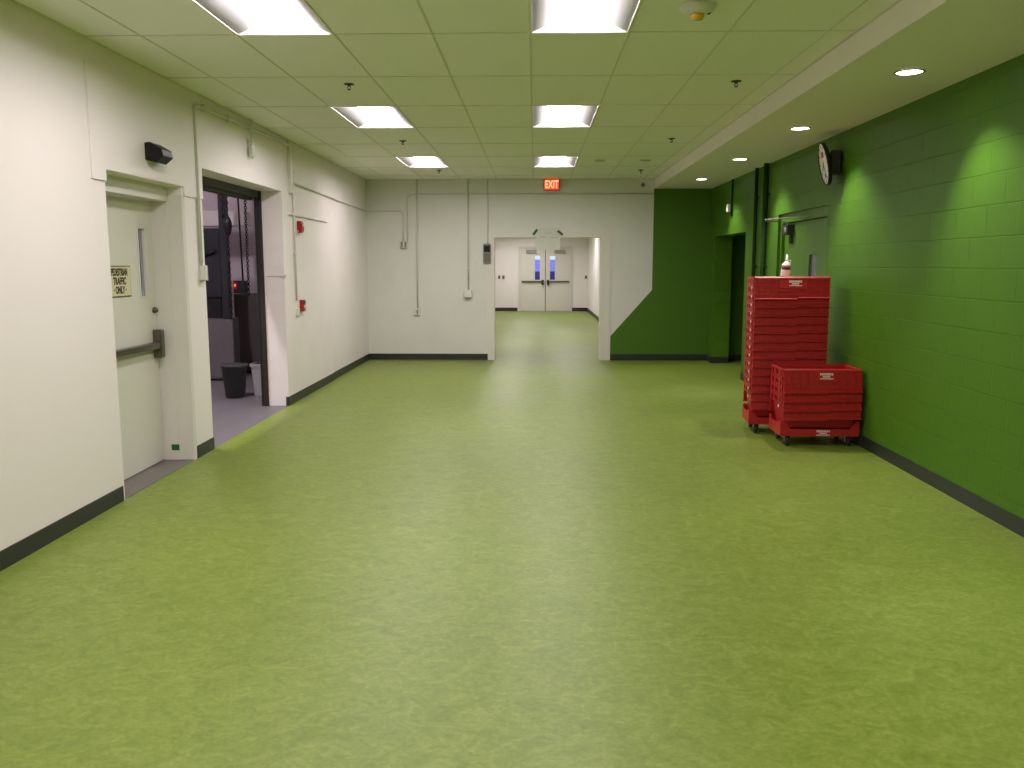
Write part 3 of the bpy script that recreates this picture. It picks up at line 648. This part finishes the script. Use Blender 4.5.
for x, y0, lab in ((-1.27, YF, 'left one of two small switches on the corridor end wall'), (-1.12, YF, 'right one of two small switches on the corridor end wall'), (1.79, YF, 'small switch at the right corner of the corridor end wall')):
    sw = thing('light_switch', lab, 'switch', (x, y0, 1.13))
    MB().rbox(-0.038, 0.038, -0.012, 0, 0, 0.12, 0.003).build('plate', M['steel'], sw)
    MB().rbox(-0.012, 0.012, -0.022, -0.01, 0.04, 0.08, 0.002).build('toggle', M['darksteel'], sw)
for x, y in ((-0.6, 17.5), (0.9, 20.6), (-0.6, 23.6), (0.9, 26.4), (-0.4, 28.9)):
    dup(tr0, (x, y, CC - 0.08), label='light panel in the far corridor ceiling, hidden behind the doorway head')
struct('trim_12', MB().box(0.348, 0.372, YF - 0.016, YF - 0.008, 0.01, 2.19), M['steel'])
struct('floor_outside', MB().box(-8, 9, YF + 0.3, 60, -0.1, -0.02), M['concrete'])
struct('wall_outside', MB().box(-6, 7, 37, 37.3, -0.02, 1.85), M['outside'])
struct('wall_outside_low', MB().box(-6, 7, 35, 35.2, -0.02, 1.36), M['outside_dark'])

# ------------------------------------------------------------------ dock room to the left
struct('wall_dock', MB().box(-9, -3.14, 13.6, 13.8, 0, 4.6).box(-9.2, -9, 4, 13.8, 0, 4.6).box(-9, -3.14, 3.8, 4.0, 0, 4.6).box(-3.14, -3.13, 4, 13.8, CZ + 0.1, 4.6), M['dock_wall'])
struct('ceiling_dock', MB().box(-9, -3.1, 4, 13.8, 4.5, 4.6), M['dock_wall'])
rs = thing('roller_door', 'dark steel roller door frame around the dock opening', 'roller door', (-3.14, 9.78, 0))
MB().box(0.0, 0.055, -0.03, 0.0, 0, 2.44).box(-0.012, 0.0, -0.045, 0.0, 0, 2.5).box(0.050, 0.060, -0.02, -0.004, 0, 2.44).build('guide_rail', M['darksteel'], rs)
MB().box(-0.03, 0.04, -2.36, -2.29, 0, 2.44).build('guide_rail', M['darksteel'], rs)
MB().box(-0.08, 0.04, -2.29, -0.04, 2.365, 2.44).rbox(-0.10, -0.02, -2.29, -0.04, 2.335, 2.375, 0.006).build('bottom_bar', M['darksteel'], rs)
MB().lathe([(0.22, 0), (0.22, 2.36)], 28, Matrix.Translation((-0.26, -2.36, 2.78)) @ Matrix.Rotation(-PI / 2, 4, 'X')).build('rolled_curtain', M['darksteel'], rs)
# compactor
cp = thing('compactor', 'dark machine with grey metal lower panel beyond the dock opening', 'machine', (-4.75, 11.9, 0))
MB().rbox(-0.75, 0.53, 0.0, 0.25, 0.03, 0.88, 0.01).build('lower_panel', M['sheet_metal'], cp)
MB().rbox(-0.73, 0.38, 0.03, 0.25, 0.88, 1.17, 0.01).build('hopper', M['black'], cp)
MB().rbox(-0.75, 0.40, 0.0, 0.25, 1.17, 2.12, 0.01).build('upper_door', M['navy'], cp)
MB().rbox(0.40, 0.50, -0.02, 0.10, 0.88, 3.2, 0.006).build('post', M['navy'], cp)
MB().box(-0.75, 0.53, 0.02, 0.24, 0.0, 0.03).build('base', M['black'], cp)
MB().tube([(0.2, -0.03, 1.75), (0.28, -0.05, 1.78), (0.34, -0.03, 1.83)], 0.02).build('handle', M['black'], cp)
tag(MB().rbox(-5.6, -4.25, 12.6, 13.0, 2.18, 2.40, 0.01).build('air_duct', M['device_white']), 'pale horizontal duct above the dark machine in the dock', 'duct')
bd = thing('storage_cabinet', 'dark brown tall panel cabinet beyond the dock opening', 'cabinet', (-4.00, 12.75, 0))
MB().rbox(-0.49, 0.65, 0, 0.4, 0.04, 1.19, 0.006).build('body', M['brown'], bd)
MB().box(-0.47, 0.63, 0.02, 0.38, 0, 0.04).build('plinth', M['black'], bd)
MB().rbox(-0.475, 0.075, -0.012, 0.0, 0.06, 1.17, 0.003).build('door', M['brown'], bd)
MB().rbox(0.085, 0.635, -0.012, 0.0, 0.06, 1.17, 0.003).build('door', M['brown'], bd)
cb = thing('control_box', 'hanging black control box with red light in the dock', 'control box', (-3.98, 11.55, 1.24))
MB().rbox(-0.07, 0.10, -0.05, 0.05, 0, 0.17, 0.008).build('box', M['black'], cb)
MB().rbox(-0.062, -0.015, -0.06, -0.045, 0.06, 0.15, 0.004).build('red_panel', M['red_alarm'], cb)
MB().rbox(-0.05, -0.032, -0.066, -0.055, 0.10, 0.12, 0.002).build('indicator', M['red_led'], cb)
MB().tube([(0.05, 0, 0.17), (0.03, 0, 1.2), (0.0, 0, 3.2)], 0.012).build('cable', M['black'], cb)
MB().tube([(-0.05, 0, 2.2), (0.02, -0.02, 1.55), (0.07, -0.02, 1.30), (0.12, 0, 1.32)], 0.012, bend=0.1).build('cord', M['black'], cb)
def chain(mb, x, y, z0, z1, L=0.045, r=0.006):
    z = z1; k = 0
    while z > z0:
        a = (k % 2) * PI / 2; n = 10; pts = []
        for i in range(n + 1):
            t = 2 * PI * i / n; u = 0.35 * L * math.cos(t); vv = 0.55 * L * math.sin(t)
            pts.append((x + u * math.cos(a), y + u * math.sin(a), z - 0.5 * L + vv))
        mb.tube(pts, r, n=5); z -= L * 0.82; k += 1
ch = thing('hoist_chain', 'heavy hoist chain with a hook block hanging in the dock', 'chain hoist', (0, 0, 0))
c1 = MB(); chain(c1, -3.93, 10.9, 2.22, 3.4, 0.06, 0.009); chain(c1, -3.88, 10.9, 0.95, 3.4, 0.05, 0.007); c1.build('chain', M['black'], ch)
MB().lathe([(0.0, 0), (0.03, 0.02), (0.042, 0.07), (0.05, 0.12), (0.045, 0.18), (0.02, 0.24), (0, 0.25)], 16, Matrix.Translation((-3.87, 10.9, 1.98))).rbox(-3.93, -3.84, 10.86, 10.94, 2.08, 2.14, 0.01).build('hook_block', M['black'], ch)
c2 = thing('door_chain', 'thin looped pull chain beside the dock opening edge', 'chain', (0, 0, 0))
c_ = MB(); chain(c_, -3.64, 10.9, 1.25, 3.4, 0.04, 0.006); c_.build('chain', M['black'], c2)
def bin_(name, lab, loc, w0, w1, d, h, m, sq):
    t = thing(name, lab, 'bin', loc)
    if sq:
        def rr(a, b, z, k=0.03, n=4):
            out = []
            for (sx, sy, a0) in ((1, 1, 0), (-1, 1, 90), (-1, -1, 180), (1, -1, 270)):
                for i in range(n + 1):
                    t_ = math.radians(a0 + 90 * i / n); out.append((sx * (a - k) + k * math.cos(t_), sy * (b - k) + k * math.sin(t_), z))
            return out
        R = [rr(w0, d * 0.85, 0), rr(w1, d, h), rr(w1 + 0.012, d + 0.012, h), rr(w1 + 0.012, d + 0.012, h - 0.03), ]
        rings = [rr(w0, d * 0.85, 0), rr(w1, d, h - 0.035), rr(w1 + 0.014, d + 0.014, h - 0.035), rr(w1 + 0.014, d + 0.014, h), rr(w1 - 0.004, d - 0.004, h), rr(w0 - 0.004, d * 0.85 - 0.004, 0.01)]
        n = len(rings[0]); vs = [v for r_ in rings for v in r_]; fs = [tuple(range(n))[::-1], tuple(range(5 * n, 6 * n))]
        for j in range(5):
            for i in range(n): fs.append((j * n + i, j * n + (i + 1) % n, (j + 1) * n + (i + 1) % n, (j + 1) * n + i))
        MB().add(vs, fs).build('body', m, t)
    else:
        MB().lathe([(w0, 0), (w1, h - 0.03), (w1 + 0.012, h - 0.03), (w1 + 0.012, h), (w1 - 0.004, h), (w0 - 0.004, 0.01), (0, 0.01)], 32).build('body', m, t)
    return t
bin_('waste_bin', 'round black open waste bin on the dock floor', (-3.70, 10.42, 0), 0.115, 0.150, 0, 0.41, M['bin_black'], False)
t = bin_('waste_bin', 'light grey waste bin with black liner behind the door rail', (-3.40, 10.62, 0), 0.105, 0.130, 0.11, 0.40, M['bin_grey'], True)
MB().box(-0.12, 0.12, -0.10, 0.10, 0.385, 0.40).prism([(-0.11, 0.40), (0.12, 0.40), (0.12, 0.44), (-0.02, 0.41)], -0.09, 0.09, 'y').build('liner', M['black'], t)
dl = thing('strip_light', 'long strip light on the dock ceiling, out of sight', 'ceiling light', (-4.15, 8.0, 4.35))
MB().box(-0.06, 0.06, -0.65, 0.65, 0.0, 0.05).build('housing', M['device_white'], dl)
MB().cyl((0, -0.62, -0.05), (0, 0.62, -0.05), 0.045).build('tube', M['dock_tube'], dl)

# ------------------------------------------------------------------ red crates on dollies
CW, CDp, CHt, PITCH = 0.345, 0.195, 0.285, 0.0805
def lid_mesh(flip=False):
    mb = MB(); t = 0.006; xw = CW - 0.004; L = 0.213
    # bottom edge with interlocking steps
    edge = [(-xw, -L), (0.04, -L), (0.055, -L + 0.012), (xw, -L + 0.012)]
    pts = [(-xw, 0.0)] + edge + [(xw, 0.0)]
    mb.prism(pts, -t, 0, 'y')
    r = 0.006
    mb.prism([(-t, 0.010), (-t - 0.010, -0.004), (-t - 0.010, -0.018), (-t, -0.018)], -xw, xw, 'x')                       # top rail
    for x in [-xw + k * (2 * xw / 10) for k in range(11)]:
        if -0.10 < x < 0.10: continue
        x = max(-xw + 0.004, min(xw - 0.004, x)); mb.box(x - 0.003, x + 0.003, -t - r, -t, -L + 0.022, -0.01)
    for z in (-0.075, -0.125, -0.165): mb.box(-xw, xw, -t - r, -t, z - 0.003, z + 0.003)
    mb.box(-0.11, 0.13, -t - r - 0.002, -t, -0.105, -0.018)
    for (xa, xb, zb) in ((-xw, 0.045, -L), (0.055, xw, -L + 0.012)): mb.prism([(-t, zb + 0.020), (-t - 0.015, zb + 0.008), (-t - 0.015, zb), (-t, zb)], xa, xb, 'x')
    return mb
def logo(mb, x, z, y, w=0.118, h=0.058):
    """worn stencilled mark: a broad line of block strokes, a narrower one and an underline"""
    random.seed(3); n = 8; cw = w / n
    for i in range(n):
        mb.box(x - w / 2 + i * cw + 0.0015, x - w / 2 + (i + 1) * cw - 0.002, y - 0.0012, y, z + h * 0.16, z + h * 0.5)
    for i in range(5):
        mb.box(x - w * 0.28 + i * w * 0.112, x - w * 0.28 + i * w * 0.112 + w * 0.085, y - 0.0012, y, z - h * 0.18, z + h * 0.08)
    mb.box(x - w / 2, x + w / 2, y - 0.0012, y, z - h * 0.42, z - h * 0.30)
SL = math.radians(13)
def make_crate():
    t = thing('storage_crate', 'x', 'crate')
    b = MB(); th = 0.004
    def ring(hx, hy, z): return [(-hx, -hy, z), (hx, -hy, z), (hx, hy, z), (-hx, hy, z)]
    rings = [ring(0.302, 0.160, 0), ring(0.326, 0.180, 0.272), ring(CW, CDp, 0.272), ring(CW, CDp, CHt), ring(0.322, 0.176, CHt), ring(0.298, 0.156, 0.006)]
    vs = [v for r_ in rings for v in r_]; fs = [(3, 2, 1, 0), (20, 21, 22, 23)]
    for j in range(5):
        for i in range(4): fs.append((j * 4 + i, j * 4 + (i + 1) % 4, (j + 1) * 4 + (i + 1) % 4, (j + 1) * 4 + i))
    b.add(vs, fs)
    b.build('body', M['crate'], t)
    for s in (-1, 1):
        hd = MB()
        x0, x1 = (CW - 0.004, CW + 0.003) if s > 0 else (-CW - 0.003, -CW + 0.004)
        hd.holed(-CDp, CDp, CHt - 0.074, CHt, x0, x1, [(-0.05, 0.05, CHt - 0.060, CHt - 0.018), (0.10, 0.15, CHt - 0.064, CHt - 0.018), (-0.165, -0.12, CHt - 0.064, CHt - 0.018)], plane='yz')
        hd.box(x0 - 0.003 * (s < 0), x1 + 0.003 * (s > 0), -CDp, CDp, CHt - 0.010, CHt + 0.002)
        hd.build('handle', M['crate'], t)
    l1 = lid_mesh().build('lid', M['crate'], t, loc=(0, -CDp - 0.001, CHt - 0.002), rot=(-SL, 0, 0))
    l2 = lid_mesh().build('lid', M['crate'], t, loc=(0, CDp + 0.001, CHt - 0.002), rot=(-math.radians(8), 0, PI))
    lg = MB(); logo(lg, 0.03, -0.058, -0.0142); lg.build('label', M['label'], l1)
    lg = MB(); logo(lg, 0.03, -0.058, -0.0142); lg.build('label', M['label'], l2)
    return t
def make_dolly():
    t = thing('crate_dolly', 'x', 'dolly', group='wheeled dollies under the red crates')
    f = MB()
    hx, hy = 0.345, 0.20
    pl = [(-hx, 0.098), (hx, 0.098), (hx, 0.235), (hx - 0.03, 0.235), (hx - 0.085, 0.163), (-hx + 0.085, 0.163), (-hx + 0.03, 0.235), (-hx, 0.235)]
    f.prism(pl, -hy - 0.006, -hy, 'y').prism(pl, hy, hy + 0.006, 'y')
    f.box(-hx, hx, -hy, hy, 0.148, 0.156)
    f.build('frame', M['crate'], t)
    s_ = [(-hy, 0.098), (hy, 0.098), (hy, 0.235), (hy - 0.05, 0.235), (hy - 0.09, 0.205), (-hy + 0.09, 0.205), (-hy + 0.05, 0.235), (-hy, 0.235)]
    for s in (-1, 1): MB().prism(s_, s * hx, s * (hx + 0.006), 'x').build('side_panel', M['crate'], t)
    lg = MB(); logo(lg, 0.03, 0.128, -hy - 0.006, 0.12, 0.05); lg.build('label', M['label'], t)
    for sx in (-1, 1):
        for sy in (-1, 1):
            c = MB(); x, y = sx * 0.27, sy * 0.15
            c.box(x - 0.035, x + 0.035, y - 0.035, y + 0.035, 0.142, 0.148).cyl((x, y, 0.10), (x, y, 0.145), 0.018)
            for s in (-1, 1): c.prism([(y - 0.022, 0.105), (y + 0.022, 0.105), (y + 0.034, 0.048), (y + 0.012, 0.030)], x + s * 0.02, x + s * 0.024, 'x')
            c.box(x - 0.024, x + 0.024, y - 0.022, y + 0.022, 0.10, 0.106)
            ca = c.build('caster', M['zinc'], t)
            T = Matrix.Translation((x - 0.016, y + 0.022, 0.050)) @ Matrix.Rotation(PI / 2, 4, 'Y')
            MB().lathe([(0.020, 0), (0.044, 0.001), (0.050, 0.007), (0.050, 0.025), (0.044, 0.031), (0.020, 0.032)], 22, T).build('wheel', M['rubber'], ca)
    return t
BASE = 0.170
ordw = ['topmost', 'second', 'third', 'fourth', 'fifth', 'sixth', 'seventh', 'eighth', 'ninth', 'tenth', 'eleventh', 'twelfth', 'thirteenth', 'lowest']
cr0 = make_crate(); dy0 = make_dolly()
def stack(cx_, cy_, rz, n, nm, grp, base_label, use=None):
    objs = []
    for k in range(n):      # k = 0 is the lowest
        i = n - 1 - k; o_ = 'lowest' if k == 0 else ordw[i]
        lab = f'{o_} red lidded crate of the {nm}' if o_ in ('topmost', 'lowest') else f'{o_} red lidded crate from the top of the {nm}'
        loc = (cx_, cy_, BASE + k * PITCH)
        if use and k == 0: cr0.location = loc; cr0.rotation_euler = (0, 0, rz); cr0['label'] = lab; cr0['group'] = grp; objs.append(cr0)
        else: objs.append(dup(cr0, loc, rz, lab, grp))
    return objs
# short stack in front
S2 = (2.556, 7.84); R2 = math.radians(-1.0)
st2 = stack(*S2, R2, 4, 'short front stack', 'red crates in the short stack', '', use=True)
dy0.location = (S2[0], S2[1], 0); dy0.rotation_euler = (0, 0, R2); dy0['label'] = 'red wheeled dolly under the short front stack of crates'
MB().box(-0.352, -0.348, -0.115, -0.09, 0.175, 0.20).build('sticker', M['bottle'], st2[0])
# tall stack behind
R1 = math.radians(-5.0); S1 = (2.43, 8.40)
st1 = stack(*S1, R1, 14, 'tall back stack', 'red crates in the tall stack', '')
dup(dy0, (S1[0], S1[1], 0), R1, 'red wheeled dolly under the tall back stack of crates')
top = st1[-1]
lids = [c for c in top.children if c.name.startswith('lid')]
bl = max(lids, key=lambda c: c.location.y)          # back lid folded flat over the crate
bl.location = (0, CDp + 0.001, CHt + 0.004); bl.rotation_euler = (PI / 2, 0, PI)
top['label'] = 'topmost red crate of the tall back stack, with one lid half shut'
# white spray bottle
zt = BASE + 13 * PITCH + CHt + 0.010
sp = thing('spray_bottle', 'white bottle with red label on top of the tall crate stack', 'bottle', (2.425, 8.47, zt))
def oval(prof, n=20):
    vs = []; fs = []
    for (a, b, z, ox) in prof:
        for k in range(n):
            t_ = 2 * PI * k / n; vs.append((ox + a * math.cos(t_), b * math.sin(t_), z))
    for j in range(len(prof) - 1):
        for k in range(n): fs.append((j * n + k, j * n + (k + 1) % n, (j + 1) * n + (k + 1) % n, (j + 1) * n + k))
    fs.append(tuple(range(n))[::-1]); fs.append(tuple(range((len(prof) - 1) * n, len(prof) * n)))
    return vs, fs
MB().add(*oval([(0.046, 0.028, 0, 0), (0.048, 0.030, 0.01, 0), (0.045, 0.029, 0.07, 0.002), (0.040, 0.026, 0.115, 0.004), (0.022, 0.018, 0.135, 0.008), (0.014, 0.014, 0.142, 0.008)]), smooth=True).build('bottle_body', M['bottle'], sp)
MB().add(*oval([(0.0455, 0.0305, 0.062, 0.002), (0.0425, 0.0285, 0.105, 0.0035)]), smooth=True).build('label', mat('bottle_label', (0.22, 0.05, 0.06), 0.5), sp)
MB().add(*oval([(0.013, 0.013, 0.14, 0.008), (0.011, 0.011, 0.16, 0.008), (0.009, 0.009, 0.205, 0.008)]), smooth=True).build('nozzle', M['bottle'], sp)
MB().tube([(0.03, 0, 0.11), (0.044, 0, 0.13), (0.043, 0, 0.148), (0.02, 0, 0.152)], 0.006, n=8).build('handle', M['device_white'], sp)
